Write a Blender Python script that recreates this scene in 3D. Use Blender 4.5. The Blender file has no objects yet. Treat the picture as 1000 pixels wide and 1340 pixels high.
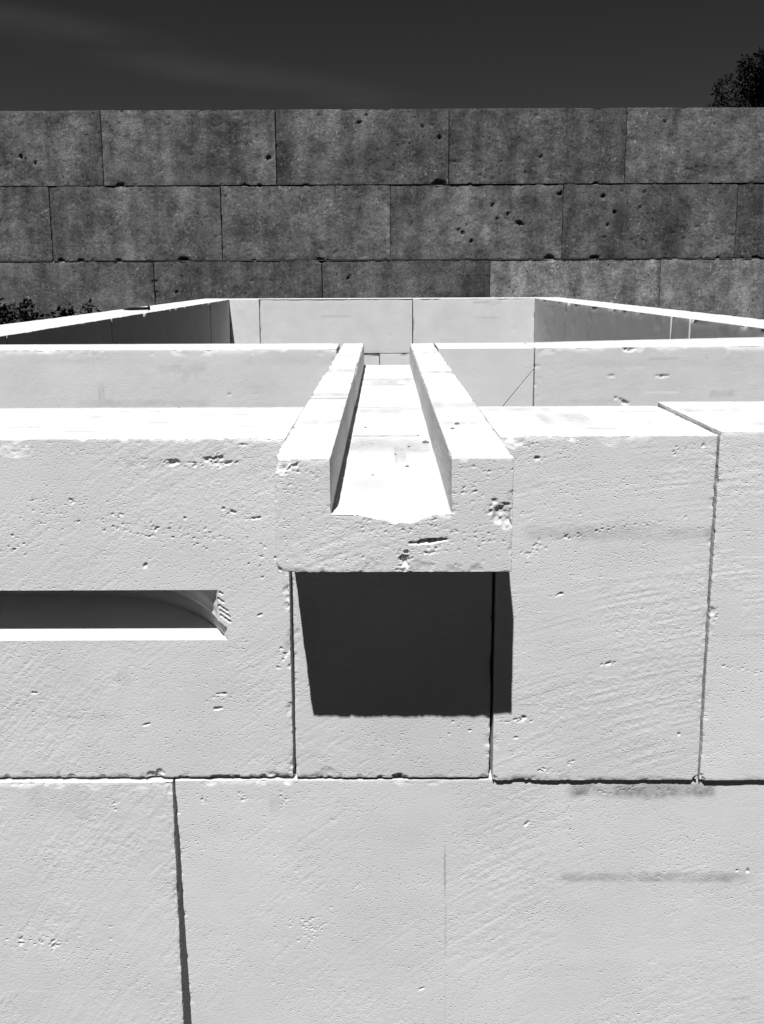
import bpy, math, random
import numpy as np
from mathutils import Vector

S = bpy.context.scene
COL = S.collection
R = math.radians

# ------------------------------------------------------------------ camera
cam_d = bpy.data.cameras.new("camera")
cam = bpy.data.objects.new("camera", cam_d)
COL.objects.link(cam)
S.camera = cam
cam_d.sensor_fit = 'VERTICAL'
cam_d.sensor_height = 36.0
cam_d.lens = 36.0 * 1080 / 1340
cam_d.shift_y = -145 / 1340
cam_d.clip_start = 0.02
cam_d.clip_end = 3000
PITCH = math.atan(167 / 1080)
from mathutils import Matrix
cam.matrix_world = (Matrix.Translation((0, 0, 1.6)) @ Matrix.Rotation(R(0.16), 4, 'Z')
                    @ Matrix.Rotation(math.pi / 2 - PITCH, 4, 'X') @ Matrix.Rotation(R(-0.25), 4, 'Z'))

# ------------------------------------------------------------------ light
SUN = Vector((-0.033, -0.1717, 0.3245)).normalized()        # towards the sun: behind and a little left, 61 degrees up
sd = bpy.data.lights.new("sun", 'SUN')
sd.energy = 5.0
sd.angle = R(0.5)
sd.color = (1.0, 1.0, 1.0)
so = bpy.data.objects.new("sun", sd)
COL.objects.link(so)
so.rotation_euler = (-SUN).to_track_quat('-Z', 'Y').to_euler()

W = bpy.data.worlds.new("World")
S.world = W
W.use_nodes = True
nt = W.node_tree
nt.nodes.clear()
sky = nt.nodes.new('ShaderNodeTexSky')
sky.sky_type = 'NISHITA'
sky.sun_disc = False
sky.sun_elevation = math.asin(SUN.z)
sky.sun_rotation = math.atan2(SUN.x, SUN.y)
sky.air_density = 0.7
sky.dust_density = 0.0
sky.ozone_density = 1.5
# the photograph is black and white, taken through a red filter: the sky's red channel only
sep = nt.nodes.new('ShaderNodeSeparateColor')
nt.links.new(sky.outputs[0], sep.inputs[0])
# a thin streak of cirrus running across the sky
tc = nt.nodes.new('ShaderNodeTexCoord')
dot = nt.nodes.new('ShaderNodeVectorMath'); dot.operation = 'DOT_PRODUCT'
dot.inputs[1].default_value = (-0.2225, 0.1802, -0.9581)
nt.links.new(tc.outputs['Generated'], dot.inputs[0])
mr = nt.nodes.new('ShaderNodeMapRange'); mr.interpolation_type = 'SMOOTHERSTEP'
ab = nt.nodes.new('ShaderNodeMath'); ab.operation = 'ABSOLUTE'
nt.links.new(dot.outputs['Value'], ab.inputs[0])
nt.links.new(ab.outputs[0], mr.inputs['Value'])
mr.inputs['From Min'].default_value = 0.0
mr.inputs['From Max'].default_value = 0.035
mr.inputs['To Min'].default_value = 1.0
mr.inputs['To Max'].default_value = 0.0
mp = nt.nodes.new('ShaderNodeMapping')
mp.inputs['Rotation'].default_value = (0, R(-13), 0)
mp.inputs['Scale'].default_value = (2.0, 2.0, 14.0)
nt.links.new(tc.outputs['Generated'], mp.inputs[0])
nz = nt.nodes.new('ShaderNodeTexNoise')
nz.inputs['Scale'].default_value = 1.3
nz.inputs['Detail'].default_value = 6
nt.links.new(mp.outputs[0], nz.inputs['Vector'])
nr = nt.nodes.new('ShaderNodeMapRange')
nr.inputs['From Min'].default_value = 0.38
nr.inputs['From Max'].default_value = 0.7
nt.links.new(nz.outputs[0], nr.inputs['Value'])
mul = nt.nodes.new('ShaderNodeMath'); mul.operation = 'MULTIPLY'
nt.links.new(mr.outputs[0], mul.inputs[0]); nt.links.new(nr.outputs[0], mul.inputs[1])
CIRRUS = 0.8
SKY_RED = 0.26
m2 = nt.nodes.new('ShaderNodeMath'); m2.operation = 'MULTIPLY_ADD'
nt.links.new(mul.outputs[0], m2.inputs[0]); m2.inputs[1].default_value = CIRRUS; m2.inputs[2].default_value = 1.0
m3 = nt.nodes.new('ShaderNodeMath'); m3.operation = 'MULTIPLY'
nt.links.new(sep.outputs[0], m3.inputs[0]); nt.links.new(m2.outputs[0], m3.inputs[1])
m4 = nt.nodes.new('ShaderNodeMath'); m4.operation = 'MULTIPLY'
nt.links.new(m3.outputs[0], m4.inputs[0]); m4.inputs[1].default_value = SKY_RED
comb = nt.nodes.new('ShaderNodeCombineColor')
for i in range(3):
    nt.links.new(m4.outputs[0], comb.inputs[i])
bg = nt.nodes.new('ShaderNodeBackground')
bg.inputs['Strength'].default_value = 0.05
nt.links.new(comb.outputs[0], bg.inputs['Color'])
wo = nt.nodes.new('ShaderNodeOutputWorld')
nt.links.new(bg.outputs[0], wo.inputs['Surface'])

S.view_settings.view_transform = 'Standard'
S.view_settings.look = 'None'
S.view_settings.exposure = 0.51
S.view_settings.gamma = 1.0
S.view_settings.use_curve_mapping = False
S.render.engine = 'CYCLES'


# ------------------------------------------------------------------ materials
def nodes(name):
    m = bpy.data.materials.new(name)
    m.use_nodes = True
    t = m.node_tree
    b = t.nodes['Principled BSDF']
    b.inputs['Specular IOR Level'].default_value = 0.15
    b.inputs['Roughness'].default_value = 0.9
    return m, t, b


def mk(t, typ, **kw):
    n = t.nodes.new(typ)
    for k, v in kw.items():
        setattr(n, k, v)
    return n


def coords(t, shift=True):
    """object coordinates, shifted for every block so that no two blocks carry the same pattern"""
    c = mk(t, 'ShaderNodeTexCoord')
    if not shift:
        return c.outputs['Object']
    oi = mk(t, 'ShaderNodeObjectInfo')
    mu = mk(t, 'ShaderNodeVectorMath', operation='MULTIPLY_ADD')
    t.links.new(oi.outputs['Random'], mu.inputs[0])
    mu.inputs[1].default_value = (31.7, 17.3, 23.9)
    t.links.new(c.outputs['Object'], mu.inputs[2])
    return mu.outputs[0]


def noise_tex(t, vec, scale, detail=4, rough=0.55, map_scale=None, rot=(0, 0, 0)):
    if map_scale:
        m = mk(t, 'ShaderNodeMapping')
        m.inputs['Scale'].default_value = map_scale
        m.inputs['Rotation'].default_value = rot
        t.links.new(vec, m.inputs[0])
        vec = m.outputs[0]
    n = mk(t, 'ShaderNodeTexNoise')
    n.inputs['Scale'].default_value = scale
    n.inputs['Detail'].default_value = detail
    n.inputs['Roughness'].default_value = rough
    t.links.new(vec, n.inputs['Vector'])
    return n.outputs[0]


def rng(t, v, a, b, c, d, smooth=False):
    n = mk(t, 'ShaderNodeMapRange')
    if smooth:
        n.interpolation_type = 'SMOOTHSTEP'
    t.links.new(v, n.inputs['Value'])
    for k, x in zip(('From Min', 'From Max', 'To Min', 'To Max'), (a, b, c, d)):
        n.inputs[k].default_value = x
    return n.outputs[0]


def mth(t, op, a, b=None):
    n = mk(t, 'ShaderNodeMath', operation=op)
    for i, v in enumerate((a, b)):
        if v is None:
            continue
        if isinstance(v, (int, float)):
            n.inputs[i].default_value = v
        else:
            t.links.new(v, n.inputs[i])
    return n.outputs[0]


def grey(t, v):
    c = mk(t, 'ShaderNodeCombineColor')
    for i in range(3):
        t.links.new(v, c.inputs[i])
    return c.outputs[0]


def make_limestone():
    m, t, b = nodes('sawn_limestone')
    v = coords(t)
    oi = mk(t, 'ShaderNodeObjectInfo')
    at = mk(t, 'ShaderNodeAttribute'); at.attribute_name = 'stain'
    base = rng(t, noise_tex(t, v, 5.0, 6, 0.6), 0.3, 0.7, 0.525, 0.59)
    streak = rng(t, noise_tex(t, v, 6.0, 3, 0.6, (1, 1, 5)), 0.3, 0.75, 1.01, 0.965)
    saw = rng(t, noise_tex(t, v, 12.0, 3, 0.5, (2.0, 3, 22), (0, R(38), 0)), 0.3, 0.7, 0.985, 1.012)
    fleck = rng(t, noise_tex(t, v, 320.0, 2, 0.6), 0.66, 0.76, 1.0, 0.86)
    own = rng(t, oi.outputs['Random'], 0, 1, 0.945, 1.025)
    x = mth(t, 'MULTIPLY', base, streak)
    x = mth(t, 'MULTIPLY', x, saw)
    x = mth(t, 'MULTIPLY', x, fleck)
    x = mth(t, 'MULTIPLY', x, own)
    # soot and rust smears: their own shapes, broken up by a fine noise
    br = rng(t, noise_tex(t, v, 70.0, 5, 0.8), 0.36, 0.62, 0.4, 1.0)
    st = mth(t, 'MULTIPLY', at.outputs['Fac'], br)
    st = mth(t, 'SUBTRACT', 1.0, mth(t, 'MINIMUM', st, 0.85))
    x = mth(t, 'MULTIPLY', x, st)
    t.links.new(grey(t, x), b.inputs['Base Color'])
    patch = rng(t, noise_tex(t, v, 7.0, 4, 0.6, (1, 1, 2.6)), 0.36, 0.66, 0.06, 0.9)
    def dots(scale, keep, r0, r1, sh):
        mp_ = mk(t, 'ShaderNodeMapping')
        mp_.inputs['Rotation'].default_value = (0, R(20), 0)
        mp_.inputs['Scale'].default_value = (.7, 1, 1.25)
        mp_.inputs['Location'].default_value = (sh, sh, sh)
        t.links.new(v, mp_.inputs[0])
        vo = mk(t, 'ShaderNodeTexVoronoi')
        vo.inputs['Scale'].default_value = scale
        t.links.new(mp_.outputs[0], vo.inputs['Vector'])
        sc = mk(t, 'ShaderNodeSeparateColor')
        t.links.new(vo.outputs['Color'], sc.inputs[0])
        on = rng(t, sc.outputs[0], keep, 1.0, 0.15, 1.0)
        on = mth(t, 'MULTIPLY', on, mth(t, 'GREATER_THAN', sc.outputs[0], keep))
        return mth(t, 'MULTIPLY', rng(t, vo.outputs['Distance'], r0, r1, -1.0, 0.0, True), on)
    hole = mth(t, 'ADD', dots(330.0, .55, .12, .48, 0.0), mth(t, 'MULTIPLY', dots(190.0, .80, .10, .42, .37), 1.0))
    grit = noise_tex(t, v, 420.0, 3, 0.6)
    h1 = mth(t, 'ADD', mth(t, 'MULTIPLY', hole, patch), mth(t, 'MULTIPLY', grit, 0.50))
    h2 = noise_tex(t, v, 120.0, 3, 0.6, (2, 3, 9), (0, R(38), 0))
    bp = mk(t, 'ShaderNodeBump')
    bp.inputs['Strength'].default_value = 0.9
    bp.inputs['Distance'].default_value = 0.0013
    t.links.new(h1, bp.inputs['Height'])
    bp2 = mk(t, 'ShaderNodeBump')
    bp2.inputs['Strength'].default_value = 0.2
    bp2.inputs['Distance'].default_value = 0.0012
    t.links.new(h2, bp2.inputs['Height'])
    t.links.new(bp.outputs[0], bp2.inputs['Normal'])
    t.links.new(bp2.outputs[0], b.inputs['Normal'])
    return m


def make_weathered():
    m, t, b = nodes('weathered_limestone')
    v = coords(t)
    oi = mk(t, 'ShaderNodeObjectInfo')
    big = noise_tex(t, v, 0.9, 6, 0.62)
    mid = noise_tex(t, v, 4.5, 6, 0.7)
    drip = noise_tex(t, v, 1.0, 5, 0.65, (3.2, 3.2, 0.28))
    fine = noise_tex(t, v, 34.0, 5, 0.8)
    x = rng(t, big, 0.3, 0.7, 0.55, 1.5)
    x = mth(t, 'MULTIPLY', x, rng(t, mid, 0.34, 0.68, 0.55, 1.5))
    x = mth(t, 'MULTIPLY', x, rng(t, drip, 0.33, 0.66, 0.66, 1.3))
    x = mth(t, 'MULTIPLY', x, rng(t, fine, 0.3, 0.7, 0.45, 1.6))
    lich = rng(t, noise_tex(t, v, 2.2, 3, 0.6), 0.42, 0.66, 0.0, 1.0)
    light = mth(t, 'MULTIPLY', rng(t, noise_tex(t, v, 24.0, 4, 0.75), 0.57, 0.68, 0.0, 0.20), lich)
    dark = rng(t, noise_tex(t, v, 19.0, 3, 0.6), 0.65, 0.70, 1.0, 0.15)
    x = mth(t, 'MULTIPLY', x, 0.084)
    x = mth(t, 'ADD', x, light)
    x = mth(t, 'MULTIPLY', x, dark)
    x = mth(t, 'MULTIPLY', x, oi.outputs['Alpha'])
    t.links.new(grey(t, x), b.inputs['Base Color'])
    bp = mk(t, 'ShaderNodeBump')
    bp.inputs['Strength'].default_value = 0.5
    bp.inputs['Distance'].default_value = 0.03
    t.links.new(noise_tex(t, v, 16.0, 6, 0.7), bp.inputs['Height'])
    t.links.new(bp.outputs[0], b.inputs['Normal'])
    b.inputs['Specular IOR Level'].default_value = 0.05
    return m


def make_plain(name, lo, hi, scale, rough=0.9, bump=0.0):
    m, t, b = nodes(name)
    v = coords(t, False)
    n = noise_tex(t, v, scale, 6, 0.65)
    t.links.new(grey(t, rng(t, n, 0.3, 0.7, lo, hi)), b.inputs['Base Color'])
    b.inputs['Roughness'].default_value = rough
    if bump:
        bp = mk(t, 'ShaderNodeBump')
        bp.inputs['Strength'].default_value = 0.6
        bp.inputs['Distance'].default_value = bump
        t.links.new(n, bp.inputs['Height'])
        t.links.new(bp.outputs[0], b.inputs['Normal'])
    return m


LIME = make_limestone()
WEATH = make_weathered()
SOIL = make_plain('dark_soil', 0.008, 0.020, 6.0, 0.95, 0.03)
LEAF = make_plain('dark_foliage', 0.007, 0.017, 3.0, 0.7)
BARK = make_plain('dark_bark', 0.02, 0.045, 9.0, 0.9, 0.01)
STEEL = make_plain('blackened_steel', 0.004, 0.012, 60.0, 0.8)
STEEL.node_tree.nodes['Principled BSDF'].inputs['Specular IOR Level'].default_value = 0.05
CRUMB = make_plain('dark_grit', 0.06, 0.14, 200.0, 0.9)
LEAF.node_tree.nodes['Principled BSDF'].inputs['Specular IOR Level'].default_value = 0.05


# ------------------------------------------------------------------ noise
def vnoise(P, cell, seed):
    """value noise in three dimensions, 0..1; cell = size of a cell in metres (number or triple)"""
    q = P / np.asarray(cell, float)
    i = np.floor(q).astype(np.int64)
    f = q - i
    f = f * f * f * (f * (f * 6 - 15) + 10)
    i = i.astype(np.uint32)
    def h(dx, dy, dz):
        a = (i[:, 0] + np.uint32(dx)) * np.uint32(374761393) + (i[:, 1] + np.uint32(dy)) * np.uint32(668265263) \
            + (i[:, 2] + np.uint32(dz)) * np.uint32(2147483647 - 1640531) + np.uint32((seed * 974711 + 13) & 0xffffffff)
        a = (a ^ (a >> np.uint32(13))) * np.uint32(1274126177)
        a = (a ^ (a >> np.uint32(15))) * np.uint32(2246822519)
        return (a ^ (a >> np.uint32(16))).astype(np.float64) / 4294967295.0
    fx, fy, fz = f[:, 0], f[:, 1], f[:, 2]
    c00 = h(0, 0, 0) * (1 - fx) + h(1, 0, 0) * fx
    c10 = h(0, 1, 0) * (1 - fx) + h(1, 1, 0) * fx
    c01 = h(0, 0, 1) * (1 - fx) + h(1, 0, 1) * fx
    c11 = h(0, 1, 1) * (1 - fx) + h(1, 1, 1) * fx
    return (c00 * (1 - fy) + c10 * fy) * (1 - fz) + (c01 * (1 - fy) + c11 * fy) * fz


ROT = np.array([[.80, -.36, .48], [.60, .48, -.64], [0.0, .80, .60]])      # turns the noise cells out of the blocks' axes


def sst(a, b, x):
    t = np.clip((x - a) / (b - a), 0, 1)
    return t * t * (3 - 2 * t)


def axis(lo, hi, h, fine=None, coarse=None, must=(), ring=None):
    """sample positions from lo to hi: step h (inside fine, coarse outside), plus must, plus rings near both ends"""
    a, b = fine if fine else (lo, hi)
    a, b = max(a, lo), min(b, hi)
    v = [lo, hi]
    if b > a:
        v += list(np.linspace(a, b, max(2, int(round((b - a) / h)) + 1)))
    if a > lo:
        v += list(np.linspace(lo, a, max(2, int((a - lo) / coarse) + 2)))
    if b < hi:
        v += list(np.linspace(b, hi, max(2, int((hi - b) / coarse) + 2)))
    if ring:
        v += [lo + ring, hi - ring]
    v = np.array(sorted(v))
    for m in must:                                          # move the nearest sample onto the wanted value
        k = int(np.argmin(abs(v - m)))
        if k in (0, len(v) - 1):
            v = np.sort(np.append(v, m))
        else:
            v[k] = m
    keep = [0]
    for k in range(1, len(v)):
        if v[k] - v[keep[-1]] > 2e-4:
            keep.append(k)
    v = v[keep]
    v[-1] = hi
    return v


class Lattice:
    """quads picked out of a 3D lattice of sample planes; faces that meet share their vertices"""
    def __init__(self, xs, ys, zs):
        self.a = (np.asarray(xs), np.asarray(ys), np.asarray(zs))
        self.q = []

    def idx(self, ax, v):
        return int(np.argmin(abs(self.a[ax] - v)))

    def key(self, i, j, k):
        return (i * len(self.a[1]) + j) * len(self.a[2]) + k

    def face(self, ax, at, out, r1=None, r2=None, cut=None):
        o = [n for n in range(3) if n != ax]
        A, B = self.a[o[0]], self.a[o[1]]
        i0, i1 = (0, len(A) - 1) if r1 is None else (self.idx(o[0], r1[0]), self.idx(o[0], r1[1]))
        j0, j1 = (0, len(B) - 1) if r2 is None else (self.idx(o[1], r2[0]), self.idx(o[1], r2[1]))
        I, J = np.meshgrid(np.arange(i0, i1), np.arange(j0, j1), indexing='ij')
        I, J = I.ravel(), J.ravel()
        if cut is not None:
            u = (A[I] + A[I + 1]) / 2
            v = (B[J] + B[J + 1]) / 2
            k = ~cut(u, v)
            I, J = I[k], J[k]
        c = self.idx(ax, at)
        def kk(p, q):
            t = [None] * 3
            t[ax] = np.full_like(p, c); t[o[0]] = p; t[o[1]] = q
            return self.key(*t)
        quad = np.stack([kk(I, J), kk(I + 1, J), kk(I + 1, J + 1), kk(I, J + 1)], 1)
        flip = (out > 0) if ax == 1 else (out < 0)
        if flip:
            quad = quad[:, ::-1]
        self.q.append(quad)

    def build(self):
        q = np.concatenate(self.q)
        u, inv = np.unique(q, return_inverse=True)
        q = inv.reshape(-1, 4)
        NZ, NY = len(self.a[2]), len(self.a[1])
        V = np.stack([self.a[0][u // (NZ * NY)], self.a[1][(u // NZ) % NY], self.a[2][u % NZ]], 1)
        n = np.cross(V[q[:, 2]] - V[q[:, 0]], V[q[:, 3]] - V[q[:, 1]])
        n /= np.linalg.norm(n, axis=1, keepdims=True) + 1e-12
        N = np.zeros_like(V)
        for c in range(4):
            np.add.at(N, q[:, c], n)
        N /= np.linalg.norm(N, axis=1, keepdims=True) + 1e-12
        return V, q, N


def mesh_np(name, V, Q, mat, parent=None, smooth=True, stain=None, extra=None):
    """one mesh object from arrays of vertices and quads; extra = list of further quads given by four corner points"""
    if extra:
        n0 = len(V)
        E = np.array(extra, float).reshape(-1, 3)
        V = np.concatenate([V, E])
        Q = np.concatenate([Q, n0 + np.arange(len(E)).reshape(-1, 4)])
        if stain is not None:
            stain = np.concatenate([stain, np.zeros(len(E))])
    me = bpy.data.meshes.new(name)
    me.vertices.add(len(V))
    me.vertices.foreach_set('co', np.ascontiguousarray(V, dtype=np.float32).ravel())
    k = Q.shape[1]
    me.loops.add(Q.size)
    me.loops.foreach_set('vertex_index', np.ascontiguousarray(Q, dtype=np.int32).ravel())
    me.polygons.add(len(Q))
    me.polygons.foreach_set('loop_start', np.arange(0, Q.size, k, dtype=np.int32))
    me.polygons.foreach_set('use_smooth', np.full(len(Q), smooth, dtype=bool))
    if stain is not None:
        at = me.attributes.new('stain', 'FLOAT', 'POINT')
        at.data.foreach_set('value', np.asarray(stain, dtype=np.float32))
    me.update(calc_edges=True)
    me.materials.append(mat)
    o = bpy.data.objects.new(name, me)
    COL.objects.link(o)
    if parent is not None:
        o.parent = parent
        o.matrix_parent_inverse = Matrix.Translation(-Vector(parent.location))
    return o


def thing(name, label, cat, loc, group=None):
    o = bpy.data.objects.new(name, None)
    o.empty_display_size = 0.1
    o.location = loc
    COL.objects.link(o)
    o['label'] = label
    o['category'] = cat
    if group:
        o['group'] = group
    return o


def tag(o, label, cat, group=None):
    o['label'] = label; o['category'] = cat
    if group:
        o['group'] = group
    return o


# ------------------------------------------------------------------ stone
def box_edge(V, lo, hi):
    d = np.minimum(np.abs(V - lo), np.abs(hi - V))
    return np.sort(d, axis=1)[:, 1]


def stone_relief(V, N, e, seed, s=1.0, pit=1.0, edge=1.0, chips=1.0, grain=1.0, pits=(), nicks=(), pdep=.72, clusters=()):
    """how far the stone's surface lies below its sawn plane: worn edges, chips, bedding pits, saw marks, single holes"""
    n2 = vnoise(V, .045 * s, seed)
    n3 = vnoise(V, .006 * s, seed + 1)
    w = (.0045 + .006 * sst(.45, .8, n2)) * s
    r = (.0011 + .0022 * sst(.45, .85, n2)) * edge * s
    d = r * np.clip(1 - e / w, 0, 1) ** 2 * (.45 + 1.1 * n3)
    near = e < .02 * s
    c = np.zeros(len(V))
    if near.any():
        Vn = V[near]
        ch = sst(.70, .84, vnoise(Vn, .028 * s, seed + 2)) * .75 + sst(.72, .86, vnoise(Vn, .011 * s, seed + 3)) * .5
        c[near] = ch * np.clip(1 - e[near] / (.012 * s), 0, 1) * .0065 * s * chips * (.6 + .8 * n3[near])
    d += c
    VR = V @ ROT
    d += .0008 * s * (vnoise(VR, .16 * s, seed + 4) - .5)
    rough = .45 + 1.0 * sst(.35, .75, vnoise(VR, .10 * s, seed + 5))
    d += .75 * grain * rough * s * (.00045 * (vnoise(V, .0033 * s, seed + 6) - .5) + .0004 * (vnoise(V, .008 * s, seed + 7) - .5))
    # saw marks: long and narrow, rising to the right
    ca, sa = math.cos(R(36)), math.sin(R(36))
    al = V[:, 0] * ca + V[:, 2] * sa
    U = np.stack([al, V[:, 1], -V[:, 0] * sa + V[:, 2] * ca + .35 / s * (al - .3) ** 2], 1)
    d += grain * .00026 * s * (.4 + rough) * (vnoise(U, (.07 * s, .03 * s, .0055 * s), seed + 8) - .5)
    # bedding pits, thicker along wavy level bands
    if pit >= .1:
        wav = V[:, 2] + .06 * s * (vnoise(V, .35 * s, seed + 9) - .5)
        B = np.stack([V[:, 0] * .25, V[:, 1] * .25, wav], 1)
        band = sst(.42, .8, vnoise(B, .07 * s, seed + 10)) * sst(.3, .7, vnoise(V, .12 * s, seed + 11))
        thr = .885 - .15 * band * pit - .01 * pit
        d += .0024 * s * sst(0, .10, vnoise(V, (.0058 * s, .0058 * s, .0040 * s), seed + 12) - thr)
        thr2 = .945 - .13 * band * pit
        d += .0040 * s * sst(0, .12, vnoise(V, (.015 * s, .010 * s, .0075 * s), seed + 13) - thr2)
    # single holes: (x, z or y, half width, half height, depth, tilt in degrees, u-v plane)
    for p in pits:
        x, z, rx, rz, dep = p[:5]
        tilt = R(p[5]) if len(p) > 5 else 0
        ax = 1 if (len(p) > 6 and p[6] == 'top') else 2
        du, dv = V[:, 0] - x, V[:, ax] - z
        near = (np.abs(du) < 1.7 * (rx + rz)) & (np.abs(dv) < 1.7 * (rx + rz))
        if ax == 1:
            near &= N[:, 2] > .5
        else:
            near &= N[:, 1] < -.4
        if not near.any():
            continue
        du, dv = du[near], dv[near]
        a, b = du * math.cos(tilt) + dv * math.sin(tilt), -du * math.sin(tilt) + dv * math.cos(tilt)
        Vn = V[near]
        q = (a / rx) ** 2 + (b / rz) ** 2 + 1.1 * (vnoise(Vn, max(.004, min(rx, rz) * .7), seed + 20) - .5)
        m = max(1.0, s / 2)
        ragged = sst(.18, .62, .5 * vnoise(Vn, .0075 * m, seed + 21) + .5 * vnoise(Vn, .0042 * m, seed + 22))
        d[near] = np.maximum(d[near], pdep * dep * (1 - sst(.2, 1.1, q)) * (.15 + 1.0 * ragged))
    # clusters of small pits: (x, z, half width, half height, number, largest radius, tilt)
    for ci, cl in enumerate(clusters):
        cx, cz, rx, rz, num, rmax = cl[:6]
        tl = R(cl[6]) if len(cl) > 6 else 0
        rr = random.Random(seed * 31 + ci)
        m = rx + rz + 2 * rmax
        I = np.nonzero((np.abs(V[:, 0] - cx) < m) & (np.abs(V[:, 2] - cz) < m) & (N[:, 1] < -.4))[0]
        if not len(I):
            continue
        Vn = V[I]
        jit = vnoise(Vn, .0035, seed + 40 + ci) - .5
        dd = d[I]
        for k in range(num):
            a, b = rr.gauss(0, .5) * rx, rr.gauss(0, .5) * rz
            px, pz = cx + a * math.cos(tl) - b * math.sin(tl), cz + a * math.sin(tl) + b * math.cos(tl)
            r1 = rmax * (.3 + .7 * rr.random() ** 2.2)
            r2 = r1 * rr.uniform(.32, .75)
            th = R(rr.uniform(-15, 50))
            ux, uz = Vn[:, 0] - px, Vn[:, 2] - pz
            q = ((ux * math.cos(th) + uz * math.sin(th)) / r1) ** 2 + ((uz * math.cos(th) - ux * math.sin(th)) / r2) ** 2 + 1.7 * jit
            dd = np.maximum(dd, r1 * rr.uniform(.5, 1.0) * (1 - sst(.3, 1.1, q)))
        d[I] = dd
    # nicks broken out of an edge: (x, z, radius, depth)
    zt, yf, xa, xb = V[:, 2].max(), V[:, 1].min(), V[:, 0].min(), V[:, 0].max()
    for x, z, rr, dep in nicks:
        ux = (V[:, 0] - x) * (.55 if s > 4 else 1.0)
        if abs(z - zt) < 1e-3:                              # broken off the upper arris: everything near moves one way
            dd = np.sqrt(ux ** 2 + (V[:, 1] - yf) ** 2 + (V[:, 2] - z) ** 2)
            D = np.array([-.7 if abs(x - xa) < .004 else (.7 if abs(x - xb) < .004 else 0.0), -.8, .65])
            near = dd < rr * 1.4
            if not near.any():
                continue
            q = dd[near] / rr + .5 * (vnoise(V[near], .009, seed + 23) - .5)
            k = np.clip(1 - q, 0, 1) ** .8
            on = k > 0
            I = np.nonzero(near)[0][on]
            N[I] = D / np.linalg.norm(D)
            d[I] = dep * k[on] * (.8 + .4 * (vnoise(V[I], .006, seed + 24) - .5)) + .3 * d[I]
            continue
        dd = np.hypot(ux, V[:, 2] - z)
        near = (dd < rr * 1.5) & (N[:, 1] < -.4)
        if near.any():
            q = dd[near] / rr + .7 * (vnoise(V[near], .006, seed + 23) - .5)
            d[near] = np.maximum(d[near], dep * np.clip(1 - q, 0, 1) ** .7 * (.75 + .35 * vnoise(V[near], .011, seed + 24)))
    return d


def stain_field(V, spots, seed):
    """soft smears: (x, z, half length, half height, strength)"""
    s = np.zeros(len(V))
    for x, z, rx, rz, k in spots:
        wob = .5 * (vnoise(V, max(rz, .01), seed + 31) - .5)
        a = np.clip(np.abs(V[:, 0] - x) / rx, 0, None)
        b = np.abs(V[:, 2] - z + rz * wob) / rz
        m = (1 - sst(.8, 1.05, a)) * (1 - sst(.25, 1.1, b)) * (.35 + .9 * vnoise(V, (rx * .3, 1, rz * 2), seed + 32))
        s = np.maximum(s, k * m)
    return s


SEED = [100]


def stone_box(parent, lo, hi, h, fine_x=None, fine_z=None, ys=None, coarse=.02, faces='ftlr', s=1.0, ring=.0025,
              stains=(), name='stone_block', mat=None, shear=None, tops=(), **kw):
    """one squared block: fine grid on the faces that show, the rest plain"""
    SEED[0] += 40
    lo, hi = np.array(lo, float), np.array(hi, float)
    xs = axis(lo[0], hi[0], h, fine_x, coarse, ring=ring)
    zs = axis(lo[2], hi[2], h, fine_z, coarse, ring=ring)
    if ys is None:
        ys = axis(lo[1], hi[1], h * 2.2, (lo[1], lo[1] + 16 * h), .04, ring=ring)
    L = Lattice(xs, ys, zs)
    if 'f' in faces: L.face(1, lo[1], -1)
    if 'k' in faces: L.face(1, hi[1], 1)
    if 't' in faces: L.face(2, hi[2], 1)
    if 'l' in faces: L.face(0, lo[0], -1)
    if 'r' in faces: L.face(0, hi[0], 1)
    V, Q, N = L.build()
    e = box_edge(V, lo, hi)
    d = stone_relief(V, N, e, SEED[0], s=s, **kw)
    st = stain_field(V, stains, SEED[0]) if stains else None
    if tops:
        tf = stain_field(np.stack([V[:, 0], 0 * V[:, 2], V[:, 1]], 1), tops, SEED[0]) * (N[:, 2] > .6)
        st = tf if st is None else np.maximum(st * (N[:, 2] < .6), tf)
    V = V - N * d[:, None]
    x0, y0, z0 = lo; x1, y1, z1 = hi
    g = .0055 * s                                           # plain sheets start behind the worn arris
    ex = [[(x0, y0 + g, z0), (x0, y1, z0), (x1, y1, z0), (x1, y0 + g, z0)]]
    if 'k' not in faces: ex.append([(x0, y1, z0), (x0, y1, z1), (x1, y1, z1), (x1, y1, z0)])
    if 'f' not in faces: ex.append([(x0, y0, z0), (x1, y0, z0), (x1, y0, z1), (x0, y0, z1)])
    if 't' not in faces: ex.append([(x0, y0, z1), (x1, y0, z1), (x1, y1, z1), (x0, y1, z1)])
    if 'l' not in faces: ex.append([(x0, y0, z0), (x0, y0, z1), (x0, y1, z1), (x0, y1, z0)])
    if 'r' not in faces: ex.append([(x1, y0, z0), (x1, y1, z0), (x1, y1, z1), (x1, y0, z1)])
    if shear:
        V = shear(V)
        ex = [shear(np.array(q, float)) for q in ex]
    return mesh_np(name, V, Q, mat or LIME, parent, True, st, ex)


# ------------------------------------------------------------------ ground
gm = bpy.data.meshes.new('ground')
G = 900.0
gxs = [-G, -60, -12, -6, -3, 0, 3, 6, 12, 60, G]
gv = [(x, y, 0.0 if max(abs(x), abs(y)) < 20 else 0.0) for x in gxs for y in gxs]
gf = [(i * 11 + j, (i + 1) * 11 + j, (i + 1) * 11 + j + 1, i * 11 + j + 1) for i in range(10) for j in range(10)]
gm.from_pydata(gv, [], gf)
gm.materials.append(SOIL)
ground = bpy.data.objects.new('ground', gm)
ground['kind'] = 'structure'
COL.objects.link(ground)

WALLS = 'sawn limestone walls of the enclosure'

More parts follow.
